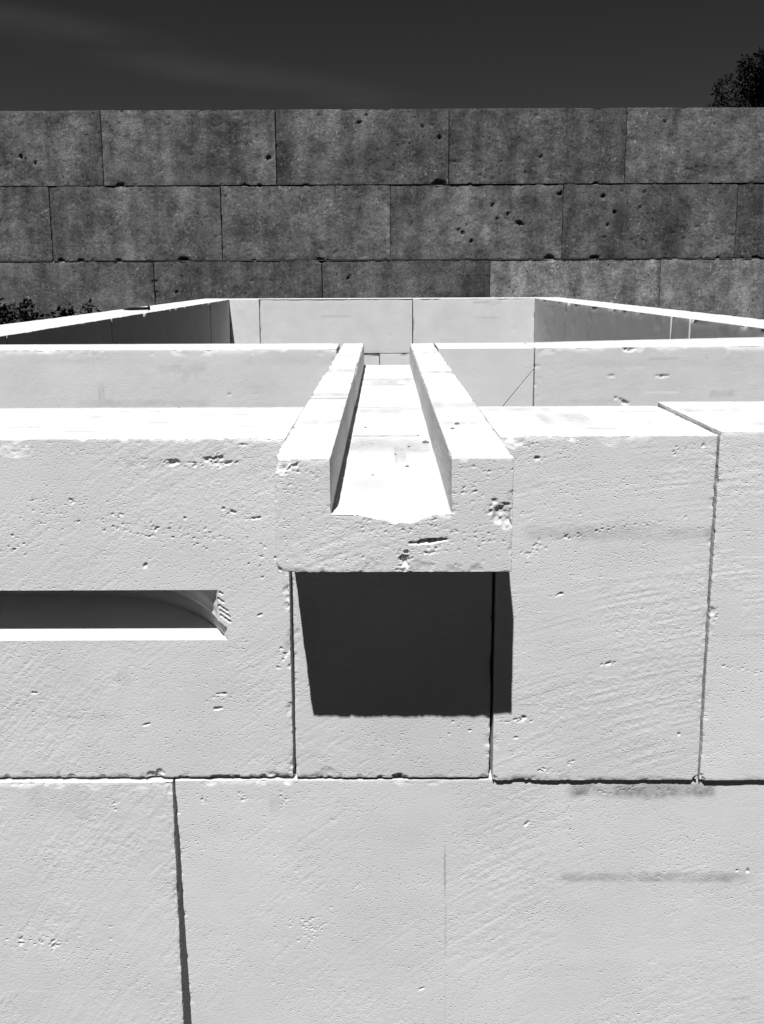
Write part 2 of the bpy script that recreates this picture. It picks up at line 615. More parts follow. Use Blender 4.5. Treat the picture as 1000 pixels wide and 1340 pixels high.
# ------------------------------------------------------------------ front wall
front = thing('stone_wall', 'front wall of large pale sawn limestone blocks, a long slot cut in one block', 'wall',
              (0, 1.45, 0), WALLS)
H = .0015
FX = (-.70, .70)
TOPY = lambda y0, y1: axis(y0, y1, .004, (y0, y0 + .06), .006, ring=.002)
LOWY = lambda y0, y1: axis(y0, y1, .0025, (y0, y0 + .02), .05, ring=.002)

# block with the slot: its front has an opening; a sawn groove with a round end lies behind it
SEED[0] += 40
ax0, ax1, ay0, ay1, az0, az1 = -1.45, -.1575, 1.300, 1.6085, .7474, 1.3405
SX0, SXT, SXB, SZ0, SZ1 = -1.25, -.2790, -.2630, .9965, 1.0845
xs = axis(ax0, ax1, H, FX, .02, must=(SX0, SXT, SXB), ring=.0025)
zs = axis(az0, az1, H, None, None, must=(SZ0, SZ1), ring=.0025)
L = Lattice(xs, TOPY(ay0, ay1), zs)
def slot_edge(z):                                           # right end of the opening: overcut towards the bottom
    return np.where(z > SZ0 + .036, SXT - .002 + .004 * (z - SZ0) / .08, np.where(z < SZ0 + .022, SXB, SXT + (SXB - SXT) * (SZ0 + .036 - z) / .014))
def in_slot(u, v):
    return (u > SX0) & (v > SZ0) & (v < SZ1) & (u < slot_edge(v))
L.face(1, ay0, -1, cut=in_slot)
L.face(2, az1, 1)
L.face(0, ax0, -1); L.face(0, ax1, 1)
V, Q, N = L.build()
lo, hi = np.array((ax0, ay0, az0)), np.array((ax1, ay1, az1))
PITS_A = [(-.2269, 1.329, .008, .0025, .005), (-.5947, 1.3204, .007, .003, .006), (-.3946, 1.127, .003, .007, .004, -30), (-.5926, .9028, .005, .0025, .006), (-.2765, .9004, .009, .0022, .006, 3),
          (-.2839, .8741, .008, .0025, .006, 8), (-.4056, .8453, .006, .002, .005, 15), (-.2083, 1.0402, .005, .0022, .003, 30), (-.2471, 1.2174, .006, .0025, .006, -15), (-.2100, 1.2069, .008, .002, .005, 12)]
CL_A = [(-.268, 1.302, .026, .010, 70, .0062), (-.300, 1.299, .02, .005, 24, .004), (-.3468, 1.300, .015, .005, 26, .0055), (-.385, 1.300, .03, .006, 24, .0025), (-.1718, .9686, .013, .013, 26, .004),
        (-.572, 1.2378, .008, .005, 10, .003), (-.5076, 1.235, .010, .005, 12, .0035), (-.4342, 1.2116, .016, .005, 16, .003), (-.250, 1.219, .014, .009, 18, .0035, -15), (-.215, 1.2069, .016, .005, 14, .003, 12),
        (-.40, 1.195, .16, .018, 110, .0032, -4), (-.30, 1.175, .14, .016, 90, .0030, -6), (-.60, 1.165, .06, .016, 40, .0034), (-.52, 1.21, .12, .02, 60, .0022), (-.22, 1.14, .09, .04, 50, .0028),
        (-.28, .89, .03, .02, 14, .003), (-.55, .90, .12, .05, 24, .0020), (-.40, .80, .2, .05, 24, .0018), (-.235, 1.0, .05, .09, 50, .002)]
NICK_A = [(-.1590, 1.0839, .010, .006), (-.159, 1.07, .006, .005), (-.159, 1.055, .005, .004), (-.3932, .7448, .016, .009), (-.54, .7448, .010, .005), (-.60, 1.3405, .035, .006),
          (-.65, 1.3405, .03, .006), (-.1585, .95, .007, .005)]
e = box_edge(V, lo, hi)
d = stone_relief(V, N, e, SEED[0], pit=.0, pits=PITS_A, nicks=NICK_A, edge=.8, chips=.55, clusters=CL_A)
# the sawn arris of the opening stays crisp: no relief within 3 mm of it
gap = np.maximum(np.maximum(SX0 - V[:, 0], V[:, 0] - slot_edge(V[:, 2])), np.maximum(SZ0 - V[:, 2], V[:, 2] - SZ1))
d *= np.where(np.abs(V[:, 1] - ay0) < 1e-6, .25 + .75 * sst(.0005, .004, np.clip(gap, 0, 1)), 1)
# overrun saw kerfs beside the end of the slot
for kx, kz, kl in ((-.268, 1.052, .016), (-.266, 1.043, .018), (-.265, 1.034, .018), (-.272, 1.066, .010), (-.272, 1.079, .006)):
    du, dv = V[:, 0] - kx, V[:, 2] - kz
    a, b = du * math.cos(R(-38)) + dv * math.sin(R(-38)), -du * math.sin(R(-38)) + dv * math.cos(R(-38))
    m = (np.abs(a) < kl * .62) & (np.abs(b) < .0013) & (np.abs(V[:, 1] - ay0) < 1e-6)
    d[m] = np.maximum(d[m], .004)
st = stain_field(V, [(-.37, 1.300, .05, .012, .18), (-.50, .86, .06, .006, .16), (-.44, .93, .012, .02, .15)], SEED[0])
tf = stain_field(np.stack([V[:, 0], 0 * V[:, 2], V[:, 1]], 1), [(-.55, 1.50, .05, .005, .45), (-.40, 1.44, .02, .005, .6), (-.30, 1.52, .05, .006, .4), (-.47, 1.56, .05, .005, .4), (-.25, 1.40, .03, .008, .25), (-.62, 1.40, .03, .006, .4), (-.50, 1.36, .04, .006, .35)], SEED[0] + 3) * (N[:, 2] > .6)
st = np.maximum(st, tf)
V = V - N * d[:, None]
# inside of the slot: floor, roof, back and the round end left by the saw blade
DEP, RAD = .20, .35
cyb = ay0 - (RAD - DEP)                                     # centre of the blade lies in front of the face
def end_x(z, y):
    half0 = math.sqrt(RAD ** 2 - (ay0 - cyb) ** 2)
    half = math.sqrt(max(RAD ** 2 - (y - cyb) ** 2, 0))
    return float(slot_edge(np.array(z))) - (half0 - half)
yy = [ay0 + DEP * (1 - math.cos(t)) if False else ay0 + DEP * math.sin(t) for t in np.linspace(0, math.pi / 2, 22)]
zz = list(np.linspace(SZ0, SZ1, 34))
ex = [[(ax0, ay0 + .0055, az0), (ax0, ay1, az0), (ax1, ay1, az0), (ax1, ay0 + .0055, az0)],
      [(ax0, ay1, az0), (ax0, ay1, az1), (ax1, ay1, az1), (ax1, ay1, az0)]]
nseg = 60
for a, b in zip(yy[:-1], yy[1:]):
    for z, up in ((SZ0, True), (SZ1, False)):
        xa = np.linspace(SX0, end_x(z, a), nseg + 1); xb = np.linspace(SX0, end_x(z, b), nseg + 1)
        for k in range(nseg):
            q = [(xa[k], a, z), (xa[k + 1], a, z), (xb[k + 1], b, z), (xb[k], b, z)]
            ex.append(q if up else q[::-1])
    for z0, z1 in zip(zz[:-1], zz[1:]):
        j0, j1 = .0012 * math.sin(z0 * 2100) * (a > ay0), .0012 * math.sin(z1 * 2100) * (a > ay0)   # ridges left by the blade
        i0, i1 = .0012 * math.sin(z0 * 2100), .0012 * math.sin(z1 * 2100)
        ex.append([(end_x(z0, a) + j0, a, z0), (end_x(z1, a) + j1, a, z1), (end_x(z1, b) + i1, b, z1), (end_x(z0, b) + i0, b, z0)])
yb = ay0 + DEP
ex.append([(SX0, yb, SZ0), (end_x(SZ0, yb), yb, SZ0), (end_x(SZ1, yb), yb, SZ1), (SX0, yb, SZ1)])
ex.append([(SX0, ay0, SZ0), (SX0, yb, SZ0), (SX0, yb, SZ1), (SX0, ay0, SZ1)])
slot = mesh_np('stone_block', V, Q, LIME, front, True, st, ex)
slot['label'] = 'block with a long level slot sawn into its face'

# block under the trough
stone_box(front, (-.1535, 1.2982, .7470), (.1772, 1.600, 1.1748), H, ys=LOWY(1.2982, 1.600), pit=.05, chips=.5, edge=.7,
          pits=[(.1432, .8338, .004, .002, .004)], clusters=[(-.02, .80, .12, .04, 70, .002), (.12, .83, .04, .03, 20, .0025), (.0, .95, .14, .1, 60, .0018)],
          nicks=[(.0237, .7452, .012, .009), (-.0982, .7452, .009, .006), (-.10, .7452, .02, .003)],
          stains=[(-.03, .80, .03, .01, .10), (-.13, .79, .03, .01, .10)])
# block right of the trough
PITS_C = [(.2445, 1.3071, .005, .003, .009), (.2892, 1.0784, .004, .0022, .006), (.2334, .8586, .005, .004, .009), (.496, .8299, .003, .004, .007), (.22, .823, .004, .002, .003), (.372, .9559, .006, .0025, .005, 15)]
CL_C = [(.2292, 1.328, .014, .010, 22, .003), (.2445, 1.305, .008, .005, 10, .003), (.469, 1.3163, .014, .012, 30, .003), (.5027, 1.3287, .012, .008, 16, .003), (.235, 1.148, .04, .010, 60, .003, 16),
        (.315, 1.178, .06, .008, 50, .0028, 10), (.40, 1.195, .06, .004, 36, .0026, 6), (.49, 1.208, .05, .003, 26, .0022, 6), (.28, 1.076, .02, .004, 16, .0022), (.372, .9559, .012, .006, 14, .003, 15),
        (.232, .857, .012, .007, 24, .0035), (.212, .853, .02, .005, 14, .0025), (.3135, .777, .016, .006, 24, .003, 10), (.3456, .791, .010, .004, 10, .0025), (.268, .768, .014, .010, 26, .003),
        (.31, .762, .04, .008, 30, .0022), (.27, 1.23, .08, .03, 50, .0018)]
stone_box(front, (.1822, 1.2935, .7440), (.5320, 1.588, 1.3435), H, ys=TOPY(1.2935, 1.588), pit=.05, pits=PITS_C, clusters=CL_C, tops=[(.32, 1.46, .05, .09, .26), (.42, 1.40, .09, .02, .22), (.47, 1.52, .04, .006, .4), (.25, 1.55, .07, .03, .25), (.36, 1.35, .03, .008, .4)], chips=.3, edge=.55,
          nicks=[(.205, 1.3435, .02, .008), (.30, 1.3435, .012, .004), (.36, 1.3435, .018, .003), (.5320, .7440, .010, .007), (.1815, .7440, .01, .006)],
          stains=[(.37, 1.181, .15, .016, .26), (.50, 1.180, .045, .009, .34), (.40, .76, .09, .012, -.05)])
# rightmost block of the row, standing a few millimetres higher
stone_box(front, (.5352, 1.2925, .7440), (1.42, 1.600, 1.3496), H, fine_x=(.5378, .70), ys=TOPY(1.2925, 1.600), tops=[(.64, 1.36, .05, .02, .35), (.60, 1.50, .06, .03, .3), (.62, 1.57, .08, .01, .2)], pit=.05, chips=.2, edge=.45,
          clusters=[(.5409, 1.3035, .005, .008, 8, .003), (.60, .945, .05, .005, 34, .0025, -12), (.545, 1.04, .008, .03, 16, .0028), (.60, .85, .07, .08, 40, .0018), (.61, 1.18, .03, .006, 16, .002)],
          nicks=[(.5352, 1.045, .010, .004), (.5352, .7440, .012, .009)])
# lower row
stone_box(front, (-1.45, 1.2962, .1462), (-.3655, 1.60, .7412), H, fine_x=FX, fine_z=(.24, .7412), ys=LOWY(1.2962, 1.60), pit=.05, chips=.4, edge=.6,
          clusters=[(-.6452, .4341, .009, .014, 16, .0045), (-.5846, .4263, .010, .008, 14, .0045), (-.61, .43, .07, .02, 50, .003), (-.4706, .7007, .014, .012, 22, .003), (-.5224, .6719, .010, .006, 8, .0025),
                    (-.48, .46, .03, .02, 24, .0025), (-.45, .34, .04, .012, 26, .0022, 20), (-.42, .62, .06, .012, 30, .002)],
          nicks=[(-.56, .7412, .012, .004), (-.42, .7412, .02, .003), (-.50, .7412, .015, .003)],
          stains=[(-.57, .71, .05, .03, .12), (-.52, .70, .012, .03, .14)])
def lean(V):                                                # the joint opens downwards: the left end of this block is sawn off square
    V = V.copy()
    k = np.clip((.20 - V[:, 0]) / .56, 0, 1)
    V[:, 0] += k * .0115 * np.clip((.742 - V[:, 2]) / .6, 0, 1)
    return V
stone_box(front, (-.3625, 1.3015, .1462), (1.42, 1.61, .7412), H, fine_x=(-.3625, .70), fine_z=(.24, .7412), ys=LOWY(1.3015, 1.61), pit=.0, chips=.4, edge=.6,
          shear=lean,
          pits=[(.2444, .6581, .003, .007, .006, -35), (.6132, .5662, .0025, .0025, .007), (.632, .566, .003, .005, .007), (.0602, .3322, .008, .002, .004, 25)],
          clusters=[(-.1779, .6998, .010, .014, 20, .0035), (-.2502, .705, .016, .016, 34, .0028), (-.315, .702, .02, .012, 22, .003), (-.1294, .4556, .055, .034, 120, .0028, 20), (-.0542, .5382, .016, .012, 24, .003),
                    (-.06, .54, .05, .03, 26, .002), (-.18, .60, .10, .006, 40, .002, 4), (-.20, .35, .03, .01, 18, .0022, 20), (.475, .556, .010, .005, 14, .0025), (.44, .722, .09, .010, 60, .0025), (.30, .69, .04, .015, 20, .0022),
                    (.36, .62, .2, .03, 20, .0018), (-.1, .64, .2, .04, 30, .0018), (.2, .48, .4, .2, 30, .0017)],
          nicks=[(-.17, .7412, .01, .005), (-.30, .7412, .012, .004), (.0237, .7412, .01, .003)],
          stains=[(.47, .553, .175, .0125, .48), (.37, .5535, .07, .009, .42), (.3905, .720, .085, .016, .62), (.51, .720, .06, .018, .62), (.44, .716, .05, .016, .5),
                  (.1026, .565, .0017, .06, .5), (.1034, .46, .0015, .07, .28), (.1040, .30, .0015, .09, .14), (.6289, .3107, .025, .005, .2), (-.19, .695, .014, .02, .15), (.28, .44, .03, .006, .10)])
# footing
stone_box(front, (-1.45, 1.275, .0), (.30, 1.62, .143), .02, s=2, chips=.5)
stone_box(front, (.305, 1.275, .0), (1.42, 1.62, .143), .02, s=2, chips=.5)

# ------------------------------------------------------------------ trough
trough = thing('stone_trough', 'long open limestone trough lying across the front wall, its worn end jutting out', 'trough', (.012, 2.1, 1.1775))
TX0, TX1, TI0, TI1, TZ0, TZF, TZ1 = -.1553, .1812, -.0757, .0940, 1.1775, 1.2635, 1.3450


def trough_block(y0, y1, h, ys, pits=(), nicks=(), stains=(), chew=True, clusters=(), dx=0.0, dz=0.0, **kw):
    SEED[0] += 40
    xs = axis(TX0, TX1, h, must=(TI0, TI1), ring=.002)
    zs = axis(TZ0, TZ1, h, must=(TZF,), ring=.002)
    L = Lattice(xs, ys, zs)
    void = lambda u, v: (u > TI0) & (u < TI1) & (v > TZF)
    L.face(1, y0, -1, cut=void)
    L.face(1, y1, 1, cut=void)
    L.face(2, TZ1, 1, r1=(TX0, TI0)); L.face(2, TZ1, 1, r1=(TI1, TX1))
    L.face(2, TZF, 1, r1=(TI0, TI1))
    L.face(0, TI0, 1, r2=(TZF, TZ1)); L.face(0, TI1, -1, r2=(TZF, TZ1))
    L.face(0, TX0, -1); L.face(0, TX1, 1)
    L.face(2, TZ0, -1)
    V, Q, N = L.build()
    x, y, z = V.T
    long_e = np.full(len(V), 9.0)
    for cx, cz in ((TX0, TZ0), (TX1, TZ0), (TX0, TZ1), (TX1, TZ1), (TI0, TZ1), (TI1, TZ1)):
        long_e = np.minimum(long_e, np.hypot(x - cx, z - cz))
    out = np.minimum(np.minimum(np.abs(x - TX0), np.abs(x - TX1)), np.minimum(np.abs(z - TZ0), np.abs(z - TZ1)))
    inn = np.minimum(np.where(z > TZF, np.minimum(np.abs(x - TI0), np.abs(x - TI1)), 9), np.where((x > TI0) & (x < TI1), np.abs(z - TZF), 9))
    outline = np.minimum(out, inn)
    end_e = np.minimum(np.hypot(y - y0, outline), np.hypot(y1 - y, outline))
    e = np.minimum(long_e, end_e)
    d = stone_relief(V, N, e, SEED[0], pits=pits, nicks=nicks, clusters=clusters, **kw)
    if chew:                                                # the lip of the floor is worn down and the front edge below it eaten away
        on = (np.abs(x - .035) < .09) & (y < y0 + .05) & (z > 1.235) & (z < TZF + 1e-4) & (x > TI0) & (x < TI1)
        prof = .5 + .5 * np.cos(np.clip((x - .022) / .062, -1, 1) * math.pi)
        prof = prof * (.75 + .5 * vnoise(V, .012, SEED[0] + 33)) + .25 * sst(.5, .8, vnoise(V, .02, SEED[0] + 34))
        fl = on & (np.abs(z - TZF) < 1e-5)
        sink = np.zeros(len(V))
        sink[fl] = (.013 * prof * np.clip(1 - (y - y0) / .030, 0, 1) ** 1.6)[fl]
        fr = on & (np.abs(y - y0) < 1e-6) & ~fl
        lim = TZF - .013 * prof
        V = V.copy()
        over = fr & (z > lim)
        zz = V[:, 2].copy()
        V[:, 2] = np.where(over, lim - .25 * (z - lim) * 0, V[:, 2])
        V[:, 2] = np.where(fl, zz - sink, V[:, 2])
    # floor stains lie along y: reuse the smear field with y in place of z
    st = np.zeros(len(V))
    if stains:
        W2 = np.stack([V[:, 0], V[:, 2] * 0, V[:, 1]], 1)
        st = stain_field(W2, stains, SEED[0]) * (N[:, 2] > .6)
    V = V - N * d[:, None]
    V[:, 0] += dx; V[:, 2] += dz
    return mesh_np('trough_block', V, Q, LIME, trough, True, st)


YT = axis(1.1283, 2.087, .0022, (1.1283, 1.20), .005, ring=.002)
tb = trough_block(1.1283, 2.087, .0015, YT, pit=.0, edge=.6, grain=1.5, chips=.4,
    pits=[(.0274, 1.195, .006, .010, .008, 8), (.1645, 1.264, .011, .015, .006, -15), (.0600, 1.2235, .022, .0036, .022, 6), (.079, 1.2255, .010, .0026, .014, 10), (.042, 1.2215, .012, .0014, .008), (-.145, 1.3245, .003, .0025, .007),
          (.05, 1.60, .05, .05, .0012, 0, 'top'), (.06, 1.66, .02, .003, .004, 0, 'top'), (.075, 1.56, .008, .008, .004, 0, 'top'), (.0, 1.40, .003, .004, .004, 0, 'top'), (-.12, 1.66, .02, .004, .002, 0, 'top')],
    clusters=[(.0274, 1.193, .009, .015, 40, .0052), (.029, 1.183, .006, .006, 8, .003), (.1645, 1.262, .013, .018, 60, .0050, 20), (.1534, 1.2833, .005, .004, 8, .004), (.158, 1.275, .012, .012, 16, .003), (.0664, 1.246, .010, .012, 24, .0035, -40),
              (.068, 1.212, .018, .010, 36, .0032), (-.133, 1.333, .013, .009, 34, .0042), (-.11, 1.325, .03, .008, 26, .0028, -12), (.115, 1.331, .014, .006, 14, .003), (.145, 1.327, .03, .005, 24, .0025), (.115, 1.295, .03, .006, 26, .0026),
              (-.02, 1.243, .07, .012, 130, .0026, -6), (.06, 1.237, .07, .02, 70, .0024), (-.11, 1.29, .04, .05, 90, .0022), (.02, 1.205, .14, .03, 170, .0022), (.14, 1.23, .04, .05, 90, .0022), (.14, 1.30, .04, .05, 70, .0020)],
    nicks=[(-.1553, 1.345, .026, .014), (.18, 1.26, .02, .007), (-.1553, 1.1775, .012, .007), (.05, 1.1775, .02, .002), (.10, 1.1775, .012, .002), (-.02, 1.1775, .02, .0015),
           (.13, 1.1775, .012, .002)],
    stains=[(.01, 1.60, .09, .085, .34), (.0, 1.70, .075, .012, .5), (-.115, 1.69, .05, .012, .55), (-.115, 1.75, .05, .03, .3), (.02, 2.02, .09, .05, .25), (.03, 1.56, .012, .14, .4), (-.05, 1.60, .01, .1, .35), (.07, 2.05, .03, .008, .5),
            (.14, 1.60, .05, .05, .22), (.13, 1.40, .03, .02, .2), (-.11, 1.42, .04, .03, .18), (.02, 1.30, .08, .05, .12), (.01, 2.075, .085, .012, .5)])
tb['label'] = 'front trough stone with a worn lip, deep pits and a knocked-off top corner'
trough_block(2.0915, 3.075, .0032, axis(2.0915, 3.075, .009, ring=.002), pit=.7, s=1.3, chew=False, dx=.0012, dz=-.0008,
             pits=[(.02, 2.65, .08, .006, .006, 0, 'top'), (-.03, 2.51, .06, .003, .003, 0, 'top'), (.07, 2.53, .02, .008, .005, 0, 'top')],
             stains=[(.0, 2.585, .09, .085, .36), (.01, 2.65, .09, .018, .9), (.0, 2.51, .085, .016, .5), (.0, 2.40, .085, .03, .2), (.14, 2.15, .05, .04, .4), (-.12, 2.2, .05, .05, .3), (-.12, 2.6, .05, .04, .25), (.14, 2.7, .05, .05, .25)])

# ------------------------------------------------------------------ second wall
second = thing('stone_wall', 'low pale wall just behind the front wall, under the trough\'s far end', 'wall', (0, 3.0, 0), WALLS)
SY0, SY1, SZT = 2.885, 3.115, 1.3408
h2 = .0045
SYS = lambda a, b: axis(a, b, .010, ring=.003)
stone_box(second, (-3.05, SY0, .7420), (-.1665, SY1, SZT), h2, fine_x=(-2.0, -.1665), fine_z=(1.10, SZT), coarse=.05, ys=SYS(SY0, SY1), s=2.0, pit=.05, grain=.25, chips=.4, edge=.5,
          pits=[(-.5481, 1.1806, .006, .004, .006), (-.45, 1.18, .01, .004, .005), (-.20, 1.18, .006, .004, .006)],
          stains=[(-.71, 1.275, .09, .02, .16), (-.70, 1.25, .012, .05, .12), (-.66, 1.27, .008, .04, .12), (-1.0, 1.18, .012, .05, .20), (-.85, 1.15, .25, .018, .18), (-.30, 1.30, .2, .02, .10), (-.95, 1.30, .3, .012, .08)])
stone_box(second, (-.1640, SY0 + .003, .7420), (.1860, SY1, 1.1750), .02, ys=SYS(SY0 + .003, SY1), s=2.0, pit=.2, grain=.5)
# the small stone right of the trough is cracked across: an upper piece and a wedge below the crack


def polyslab(pts, y0, y1, name, parent, bev=.0012):
    """a slab with the outline pts (x, z), counter-clockwise seen from the camera, with a small worn arris all round the front"""
    n = len(pts)
    P = np.array(pts, float)
    c = P.mean(0)
    def inset(k):
        out = []
        for i in range(n):
            a, b, d = P[i - 1], P[i], P[(i + 1) % n]
            e1, e2 = (b - a) / np.linalg.norm(b - a), (d - b) / np.linalg.norm(d - b)
            n1, n2 = np.array((-e1[1], e1[0])), np.array((-e2[1], e2[0]))
            bi = n1 + n2
            out.append(b + bi / max(np.dot(bi, n1), .3) * k)
        return np.array(out)
    rings = [(inset(bev), y0), (P, y0 + bev), (P, y1)]
    vs = [(q[0], y, q[1]) for r, y in rings for q in r]
    fs = [tuple(range(n))]
    for k in range(2):
        for i in range(n):
            j = (i + 1) % n
            fs.append((k * n + i, (k + 1) * n + i, (k + 1) * n + j, k * n + j))
    fs.append(tuple(reversed(range(2 * n, 3 * n))))
    me = bpy.data.meshes.new(name)
    me.from_pydata(vs, [], fs)
    me.materials.append(LIME)
    o = bpy.data.objects.new(name, me)
    COL.objects.link(o)
    o.parent = parent
    o.matrix_parent_inverse = Matrix.Translation(-Vector(parent.location))
    return o


polyslab([(.1900, .8450), (.3300, 1.0180), (.4245, 1.1400), (.5255, 1.2660), (.5255, SZT - .001), (.1900, SZT - .001)], SY0 + .001, SY1, 'stone_block', second)
w = polyslab([(.1900, .7420), (.5255, .7420), (.5255, 1.2636), (.4262, 1.1384), (.3320, 1.0156), (.1900, .8420)], SY0 + .0015, SY1, 'stone_wedge', second)


def skew(V):                                                # this block runs slightly away to the right and is a little thicker there
    V = V.copy()
    k = (V[:, 0] - .53)
    V[:, 1] += k * (.02 + .15 * np.clip((V[:, 1] - SY0) / (SY1 - SY0), 0, 1))
    V[:, 2] += k * .004
    return V


stone_box(second, (.5290, SY0, .7420), (2.55, SY1, SZT), h2, fine_x=(.5290, 1.8), fine_z=(1.10, SZT), coarse=.05, ys=SYS(SY0, SY1), s=2.0, pit=.0, grain=.25, chips=.4, edge=.5, shear=skew,
          pits=[(.8622, 1.336, .03, .011, .012), (.85, 1.145, .02, .008, .008, -30), (.82, 1.16, .01, .004, .006, -40), (.98, 1.237, .03, .005, .005, 4), (.80, 1.24, .02, .004, .004)],
          stains=[(1.2, 1.171, .05, .016, .22), (1.0, 1.28, .3, .02, .08), (.75, 1.15, .1, .012, .08)])
stone_box(second, (-3.05, SY0 + .004, .14), (-.75, SY1, .7395), .03, s=2, pit=.2, chips=.5)
stone_box(second, (-.745, SY0 + .002, .14), (.95, SY1, .7395), .03, s=2, pit=.2, chips=.5)
stone_box(second, (.955, SY0 + .004, .14), (2.55, SY1, .7395), .03, s=2, pit=.2, chips=.5)
stone_box(second, (-3.05, SY0 - .02, .0), (2.55, SY1 + .02, .1375), .06, s=2, pit=.2, chips=.5)

# ------------------------------------------------------------------ left wall of the enclosure
left = thing('stone_wall', 'left side wall of the enclosure, bright on top and dark on its inner face', 'wall', (-1.8, 6.0, 0), WALLS)
ZT = 1.3408


def side_blocks(parent, ycuts, xin, xout, z0, z1, inner, offs, h=.03):
    for k, (a, b) in enumerate(zip(ycuts[:-1], ycuts[1:])):
        o = offs[k % len(offs)]
        def bend(V, o=o):
            V = V.copy()
            f = V[:, 0]
            V[:, 0] = xin(V[:, 1]) * (1 - f) + xout(V[:, 1]) * f + o * (1 - f)
            return V
        SEED[0] += 40
        # built straight, then laid along the wall's line
        wid = abs(float(xout(a) - xin(a)))
        x0, x1 = (-wid, 0) if inner == 'r' else (0, wid)
        lo, hi = np.array((x0, a + .002, z0)), np.array((x1, b - .002, z1))
        L = Lattice(axis(x0, x1, h * .8, ring=.004), axis(a + .002, b - .002, h, ring=.004), axis(z0, z1, h, ring=.004))
        L.face(0, x0, -1); L.face(0, x1, 1); L.face(2, z1, 1); L.face(1, a + .002, -1); L.face(1, b - .002, 1)
        V, Q, N = L.build()
        d = stone_relief(V, N, box_edge(V, lo, hi), SEED[0], s=2.6, pit=.1, grain=.15, chips=.35, edge=.35)
        V = V - N * d[:, None]
        f = (-V[:, 0] if inner == 'r' else V[:, 0]) / wid
        V[:, 0] = (xin(V[:, 1]) + o) * (1 - f) + (xout(V[:, 1])) * f
        mesh_np('stone_block', V, Q, LIME, parent, True)


side_blocks(left, [3.118, 3.63, 5.0, 6.36, 7.75, 8.995], lambda y: -1.659 + .0090 * (y - 3.636), lambda y: -2.035 + .0209 * (y - 4.375), .742, ZT, 'r', (.0, .0, .003, -.002, .001))
side_blocks(left, [3.12, 5.6, 7.2, 8.99], lambda y: -1.655 + 0 * y, lambda y: -2.035 + .0209 * (y - 4.375), .0, .7395, 'r', (.0, .004, .0), .06)

# ------------------------------------------------------------------ right wall
right = thing('stone_wall', 'right side wall of the enclosure, grey inner face with pale joints, running slightly askew', 'wall', (1.8, 6.0, 0), WALLS)
rin = lambda y: 1.580 + .0401 * (8.66 - y)
rout = lambda y: 1.905 + .0475 * (8.69 - y)
side_blocks(right, [3.36, 4.70, 4.965, 7.41, 8.99], rin, rout, .742, ZT, 'l', (.000, -.005, -.010, -.004))
side_blocks(right, [3.36, 5.3, 7.0, 8.99], rin, rout, .0, .7395, 'l', (.0, .0, .0), .06)

# ------------------------------------------------------------------ far wall of the enclosure
far = thing('stone_wall', 'low pale far wall closing the enclosure in front of the dark weathered wall', 'wall', (0, 8.8, 0), WALLS)
fa = dict(s=2.6, pit=.1, grain=.15, chips=.25, edge=.3)
FY0, FY1 = 8.66, 8.96
cut = [-1.612, -1.300, .300, 1.576]
fst = [[(-1.50, 1.20, .04, .03, .14)], [(-.499, 1.1605, .17, .013, .32)], [(1.0964, 1.1458, .14, .013, .3), (1.02, 1.30, .10, .018, .34), (1.20, 1.31, .04, .015, .3)]]
for k, (a, b) in enumerate(zip(cut[:-1], cut[1:])):
    stone_box(far, (a + .004, FY0 + (0, .004, .001)[k], .7740), (b - .004, FY1, ZT), .02, ys=axis(FY0, FY1, .03, ring=.004), stains=fst[k], **fa)
cut = [-1.640, -.0480, 1.576]
for k, (a, b) in enumerate(zip(cut[:-1], cut[1:])):
    stone_box(far, (a + .004, FY0 + (.006, .001)[k], .0), (b - .004, FY1, .7660 - .002 * (1 - k)), .03, ys=axis(FY0, FY1, .06, ring=.004), **fa)

# ------------------------------------------------------------------ dark weathered wall behind
back = thing('weathered_wall', 'tall dark weathered wall of huge stained stone blocks in the background', 'wall', (0, 12.2, 0))
rows = [(2.848, 3.868, [-13.8, -11.3, -8.85, -6.4, -3.955, -1.509, .922, 3.403, 5.85, 8.3, 10.75, 13.2]),
        (1.803, 2.838, [-14.5, -12.05, -9.6, -7.15, -4.747, -2.312, .099, 2.550, 5.019, 7.45, 9.9, 12.4]),
        (.770, 1.793, [-13.1, -10.6, -8.15, -5.70, -3.313, -.890, 1.530, 3.980, 6.43, 8.88, 11.3, 13.7]),
        (.0, .760, [-14.5, -12.05, -9.6, -7.15, -4.7, -2.3, .1, 2.6, 5.0, 7.45, 9.9, 12.4])]
BP0 = [(-5.1081, 3.2489, .05, .06, .09), (-4.9092, 3.1646, .04, .04, .07), (-2.24, 2.70, .03, .04, .06), (-1.6106, 3.212, .05, .08, .06), (-.3371, 3.6922, .06, .05, .07), (.5392, 3.6367, .05, .04, .08),
      (.786, 3.4809, .04, .05, .07), (1.0662, 2.2195, .05, .04, .09), (1.1212, 2.1658, .06, .05, .09), (1.337, 2.3249, .07, .03, .08, 40), (1.9353, 2.3009, .07, .05, .10), (1.5506, 2.5574, .05, .04, .07),
      (1.7698, 2.4293, .05, .03, .08), (1.62, 2.37, .04, .03, .07), (1.25, 2.05, .04, .06, .08), (1.18, 2.28, .03, .03, .07), (2.521, 2.722, .04, .06, .09), (3.1174, 2.6666, .06, .05, .10), (3.2879, 2.4543, .04, .05, .08),
      (3.1866, 2.2634, .05, .05, .09), (3.15, 2.1, .03, .03, .06), (2.2167, 3.2152, .05, .03, .07), (2.2356, 3.319, .04, .04, .06), (-.2295, 3.7943, .05, .04, .07), (3.9341, 3.6722, .05, .04, .07),
      (3.65, 2.5, .04, .05, .08), (3.7, 2.72, .04, .04, .07), (-.5, 1.55, .05, .05, .07), (-1.9, 1.5, .04, .06, .06), (-3.0, 1.35, .05, .04, .06), (2.0, 3.0, .04, .04, .06), (4.4, 3.2, .04, .03, .06), (-3.2, 3.2, .05, .02, .04)]
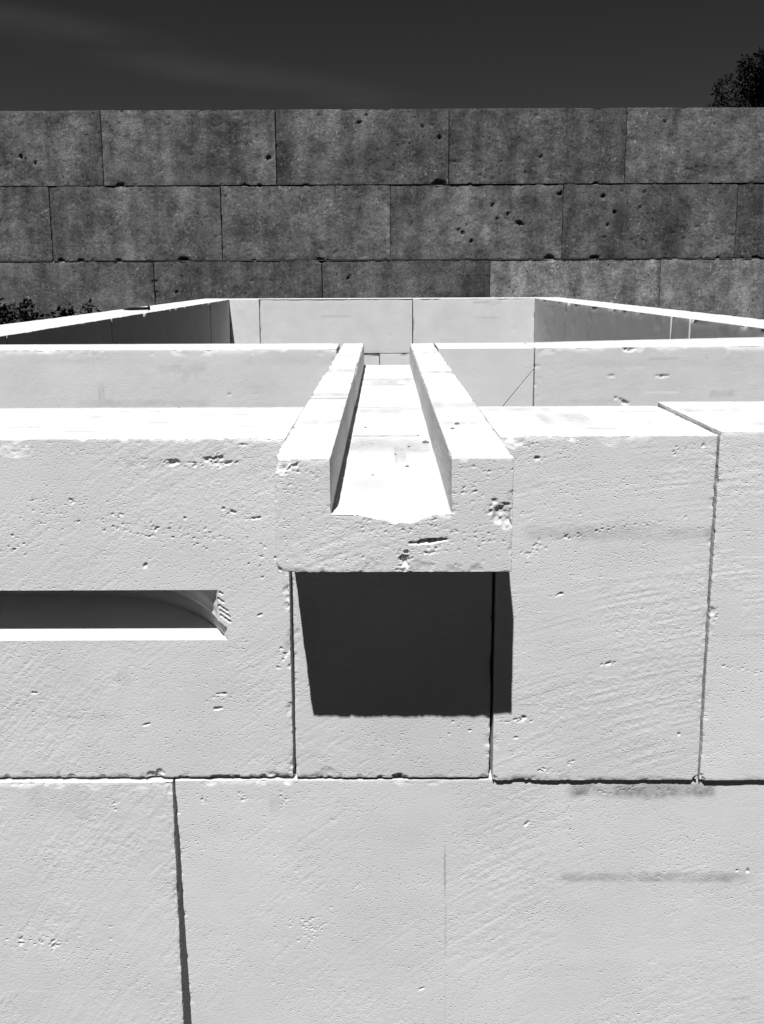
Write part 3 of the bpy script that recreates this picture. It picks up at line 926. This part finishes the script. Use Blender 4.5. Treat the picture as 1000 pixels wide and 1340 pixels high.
BN0 = [(-4.6266, 1.8030, .12, .10), (-4.35, 1.803, .06, .06), (-3.8043, 1.803, .07, .06), (-2.873, 1.803, .16, .08), (-1.8544, 1.803, .05, .05), (-.9014, 1.793, .10, .09), (2.3828, 1.803, .12, .09), (3.0167, 1.803, .14, .09),
      (4.7874, 1.803, .05, .06), (5.3323, 1.803, .14, .08), (.7899, 2.848, .13, .10), (1.2218, 2.848, .05, .06), (-1.9661, 2.848, .06, .05), (-3.72, 2.848, .08, .06), (-5.1, 2.848, .04, .05), (3.0, 2.848, .05, .05),
      (-3.313, 1.5, .06, .06), (-3.3, 1.35, .05, .06), (2.5, 2.70, .07, .07), (-1.75, 2.838, .1, .05), (-1.1, 2.848, .05, .05)]
random.seed(5)
BP = [(p[0], p[1], p[2] * random.uniform(.4, .8), p[3] * random.uniform(.35, .65), p[4], random.uniform(-60, 60)) for p in BP0]
BN = [(p[0], p[1], p[2] * random.uniform(.18, .42), p[3]) for p in BN0]
tones = {(0, 4): .95, (0, 3): 1.0, (1, 4): .92, (1, 5): 1.12, (1, 6): 1.12, (1, 7): .95, (2, 3): 1.05, (2, 4): 1.0, (2, 5): .90, (2, 6): 1.75, (2, 7): 1.35, (0, 5): .88, (0, 8): .9}
for r, (z0, z1, cs) in enumerate(rows):
    for k, (a, b) in enumerate(zip(cs[:-1], cs[1:])):
        y0 = 12.0 + (0, .012, .026, .03)[r] + random.uniform(-.004, .004)
        vis = -7.2 < (a + b) / 2 < 7.2 and r < 3
        g = .005 if r == 0 or (a < 0) else .003
        o = stone_box(back, (a + g, y0, z0), (b - g, 12.5, z1), .020 if vis else .10, ys=axis(y0, 12.5, .06, ring=.01), ring=.008, s=6.0, pit=.35, grain=.5, chips=.22, edge=.22, mat=WEATH, pdep=.8,
                      pits=BP if vis else (), nicks=BN if vis else ())
        o.color = (1, 1, 1, tones.get((r, k), random.uniform(.88, 1.1)))


# ------------------------------------------------------------------ plants
def tube(pts, rad, n=6):
    vs, fs = [], []
    pts = [Vector(p) for p in pts]
    for i, p in enumerate(pts):
        t = (pts[min(i + 1, len(pts) - 1)] - pts[max(i - 1, 0)]).normalized()
        u = t.cross(Vector((.3, .9, .2))).normalized(); v = t.cross(u)
        for k in range(n):
            a = 2 * math.pi * k / n
            vs.append(p + (u * math.cos(a) + v * math.sin(a)) * rad[i])
    for i in range(len(pts) - 1):
        for k in range(n):
            j = (k + 1) % n
            fs.append((i * n + k, i * n + j, (i + 1) * n + j, (i + 1) * n + k))
    fs.append(tuple(reversed(range(n)))); fs.append(tuple(range((len(pts) - 1) * n, len(pts) * n)))
    return vs, fs


def mesh_py(name, parts, mat, parent=None, smooth=False):
    vs, fs = [], []
    for v, f in parts:
        o = len(vs)
        vs += [tuple(p) for p in v]
        fs += [tuple(i + o for i in q) for q in f]
    me = bpy.data.meshes.new(name)
    me.from_pydata(vs, [], fs)
    if smooth:
        me.polygons.foreach_set('use_smooth', [True] * len(me.polygons))
    me.materials.append(mat)
    o = bpy.data.objects.new(name, me)
    COL.objects.link(o)
    if parent is not None:
        o.parent = parent
        o.matrix_parent_inverse = Matrix.Translation(-Vector(parent.location))
    return o


def leaf(p, d, size, rnd):
    """a bent diamond leaf of four triangles"""
    d = Vector(d).normalized()
    s = d.cross(Vector((rnd.uniform(-1, 1), rnd.uniform(-1, 1), rnd.uniform(-1, 1)))).normalized()
    n = d.cross(s)
    L, w = size, size * .27
    v = [p, p + d * L * .45 + s * w + n * w * .3, p + d * L - n * L * .12, p + d * L * .45 - s * w + n * w * .3, p + d * L * .5]
    return v, [(0, 1, 4), (1, 2, 4), (2, 3, 4), (3, 0, 4)]


def shrub(x, y, h, wid, seed, label, sparse=1.0):
    rnd = random.Random(seed)
    t = thing('shrub', label, 'shrub', (x, y, 0), 'shrubs behind the left wall')
    stems, leaves = [], []
    ns = max(3, int(9 * wid / .4))
    for k in range(ns):
        a = rnd.uniform(0, 6.28)
        r = wid * math.sqrt(rnd.random()) * .9
        top = Vector((x + r * math.cos(a), y + r * math.sin(a) * .6, h * (1 - .12 * (r / wid) ** 2) * rnd.uniform(.9, 1.03)))
        b = Vector((x + r * .3 * math.cos(a), y + r * .3 * math.sin(a), 0))
        mid = b.lerp(top, .5) + Vector((rnd.uniform(-.04, .04), 0, .03))
        stems.append(tube([b, mid, top], [.008, .006, .003], 5))
        for q in range(int(110 * sparse)):
            f = rnd.uniform(.55, 1.02)
            p = b.lerp(top, f) + Vector((rnd.gauss(0, .045), rnd.gauss(0, .045), rnd.gauss(0, .03)))
            leaves.append(leaf(p, (rnd.gauss(0, 1), rnd.gauss(0, 1), rnd.uniform(-.2, 1.2)), rnd.uniform(.05, .10), rnd))
    mesh_py('stem', stems, BARK, t)
    f = mesh_py('foliage', leaves, LEAF, t)
    return t


shrub(-5.02, 10.8, 1.27, .22, 1, 'dense dark shrub at the left edge of the picture, against the weathered wall')
shrub(-4.66, 10.8, 1.31, .15, 2, 'tallest bushy dark shrub, second from the left edge, behind the left wall')
shrub(-4.37, 10.75, 1.12, .06, 3, 'thin small dark shrub standing right of the two dense ones', .5)
shrub(-4.14, 10.8, 1.19, .20, 4, 'broad dark shrub showing over the middle of the left wall', .9)
shrub(-3.83, 10.8, 1.25, .07, 5, 'slender upright dark shrub rightmost in the row behind the left wall', .8)
shrub(-4.86, 10.5, .98, .22, 6, 'low dark shrub filling the gap before the two dense ones', .9)


def tree(x, y, h, crown_r, crown_z, seed, label, nleaf):
    rnd = random.Random(seed)
    t = thing('tree', label, 'tree', (x, y, 0))
    limbs, tips = [], []
    limbs.append(tube([(x, y, 0), (x + .05, y, h * .3), (x - .05, y + .1, h * .6), (x + .1, y, h * .9)], [.28, .22, .15, .04], 10))
    clumps = []
    for k in range(30):
        f = rnd.uniform(.35, .95)
        a = rnd.uniform(0, 6.28)
        b = Vector((x, y, h * f * .92))
        r = crown_r * rnd.uniform(.55, 1.0) * math.sqrt(max(.06, 1 - ((f - .55) / .5) ** 2))
        tip = b + Vector((math.cos(a) * r, math.sin(a) * r, rnd.uniform(.2, .9)))
        m = b.lerp(tip, .5) + Vector((0, 0, .15))
        limbs.append(tube([b, m, tip], [.07, .045, .012], 6))
        for g in np.linspace(.45, 1.0, 5):
            clumps.append((b.lerp(tip, g) + Vector((rnd.gauss(0, .12), rnd.gauss(0, .12), rnd.gauss(0, .12))), rnd.uniform(.22, .5)))
    for k in range(26):
        clumps.append((Vector((x + rnd.gauss(0, .35), y + rnd.gauss(0, .35), h * rnd.uniform(.5, 1.0))), rnd.uniform(.25, .5)))
    # the branches that show over the wall's top
    for (px, pz, cr) in ((x - 1.75, 6.10, .22), (x - 1.50, 6.20, .26), (x - 1.50, 6.70, .20), (x - 1.38, 6.50, .20), (x - 1.28, 6.95, .15), (x - 1.15, 6.20, .32), (x - .95, 6.6, .30), (x - .85, 7.15, .26), (x - .78, 7.35, .20), (x - .6, 6.5, .4), (x - .62, 7.0, .34), (x - .38, 7.4, .28), (x - .2, 7.65, .16), (x - .2, 7.0, .4), (x - .22, 7.85, .08), (x - .24, 8.05, .05), (x - .5, 7.62, .13), (x - 1.62, 6.78, .13), (x - 1.75, 6.35, .10), (x - 1.05, 7.3, .10)):
        clumps.append((Vector((px, y + rnd.uniform(-.3, .3), pz)), cr))
        limbs.append(tube([(x, y, pz - .9), (px * .5 + x * .5, y, pz - .45), (px, y, pz)], [.05, .03, .01], 6))
    mesh_py('trunk', limbs, BARK, t, True)
    leaves = []
    per = nleaf // len(clumps)
    for c, r in clumps:
        for q in range(int(per * (r / .3) ** 2 * .8) + 12):
            v = Vector((rnd.gauss(0, 1), rnd.gauss(0, 1), rnd.gauss(0, 1))).normalized() * r * rnd.random() ** .45
            leaves.append(leaf(c + v, (rnd.gauss(0, 1), rnd.gauss(0, 1), rnd.gauss(-.2, 1)), rnd.uniform(.07, .13), rnd))
    mesh_py('crown', leaves, LEAF, t)
    return t


tree(10.95, 24.0, 7.9, 1.9, 5.5, 11, 'dark leafy tree rising behind the weathered wall at the right', 30000)

# ------------------------------------------------------------------ small things
spike = thing('iron_spike', 'dark iron spike with a round head lying on top of the left wall', 'spike', (-1.83, 6.09, ZT))
zs_ = ZT + .011
mesh_py('shaft', [tube([(-1.912, 6.08, zs_ - .006), (-1.868, 6.086, zs_), (-1.732, 6.094, zs_ + .003)], [.002, .011, .011], 10)], STEEL, spike, True)
hd = Vector((.14, .010, .003)).normalized()
p0 = Vector((-1.734, 6.0940, zs_ + .006))
mesh_py('head', [tube([p0, p0 + hd * .003, p0 + hd * .011, p0 + hd * .014], [.013, .019, .019, .014], 12)], STEEL, spike, True)

crumbs = [(.0826, 1.6264, 'f', .0045, 'larger dark crumb on the trough floor, right of the middle'), (-.042, 1.795, 'f', .0022, 'dark small crumb by the left side of the trough floor, towards its far end'), (.040, 1.42, 'f', .0025, 'dark crumb in the middle of the trough floor'), (.0478, 1.59, 'f', .0018, 'dark tiny crumb just left of the larger one on the trough floor'),
          (.124, 1.389, 't', .0030, 'dark crumb on the top of the right trough side'), (.1127, 1.347, 't', .0022, None), (.07, 1.70, 'f', .002, 'dark tiny crumb behind the larger one, near the right trough side'), (.02, 1.52, 'f', .0018, 'dark tiny crumb on the stained band of the trough floor'), (-.02, 1.36, 'f', .0015, 'dark tiny crumb on the trough floor, nearest to the worn lip')]
rnd = random.Random(9)
for x, y, where, r, lab in crumbs:
    z = (TZF if where == 'f' else TZ1) - .0006
    V, F = [], []
    V.append((x, y, z + r * 1.3))
    for rr, zz_ in ((.75, .9), (1.1, .35), (.8, -.1)):
        for k in range(7):
            a = 2 * math.pi * k / 7
            q = r * rr * rnd.uniform(.75, 1.3)
            V.append((x + q * 1.4 * math.cos(a), y + q * math.sin(a), z + zz_ * r * rnd.uniform(.8, 1.15)))
    F += [(0, 1 + k, 1 + (k + 1) % 7) for k in range(7)]
    for g in range(2):
        F += [(1 + g * 7 + k, 8 + g * 7 + k, 8 + g * 7 + (k + 1) % 7, 1 + g * 7 + (k + 1) % 7) for k in range(7)]
    F.append(tuple(15 + k for k in reversed(range(7))))
    o = mesh_py('stone_crumb', [(V, F)], CRUMB)
    if where == 't' and not lab:
        lab = 'smaller dark crumb on the right trough side, nearer the front'
    tag(o, lab or 'tiny dark crumb of grit on the trough floor', 'crumb', 'crumbs of grit on the trough')
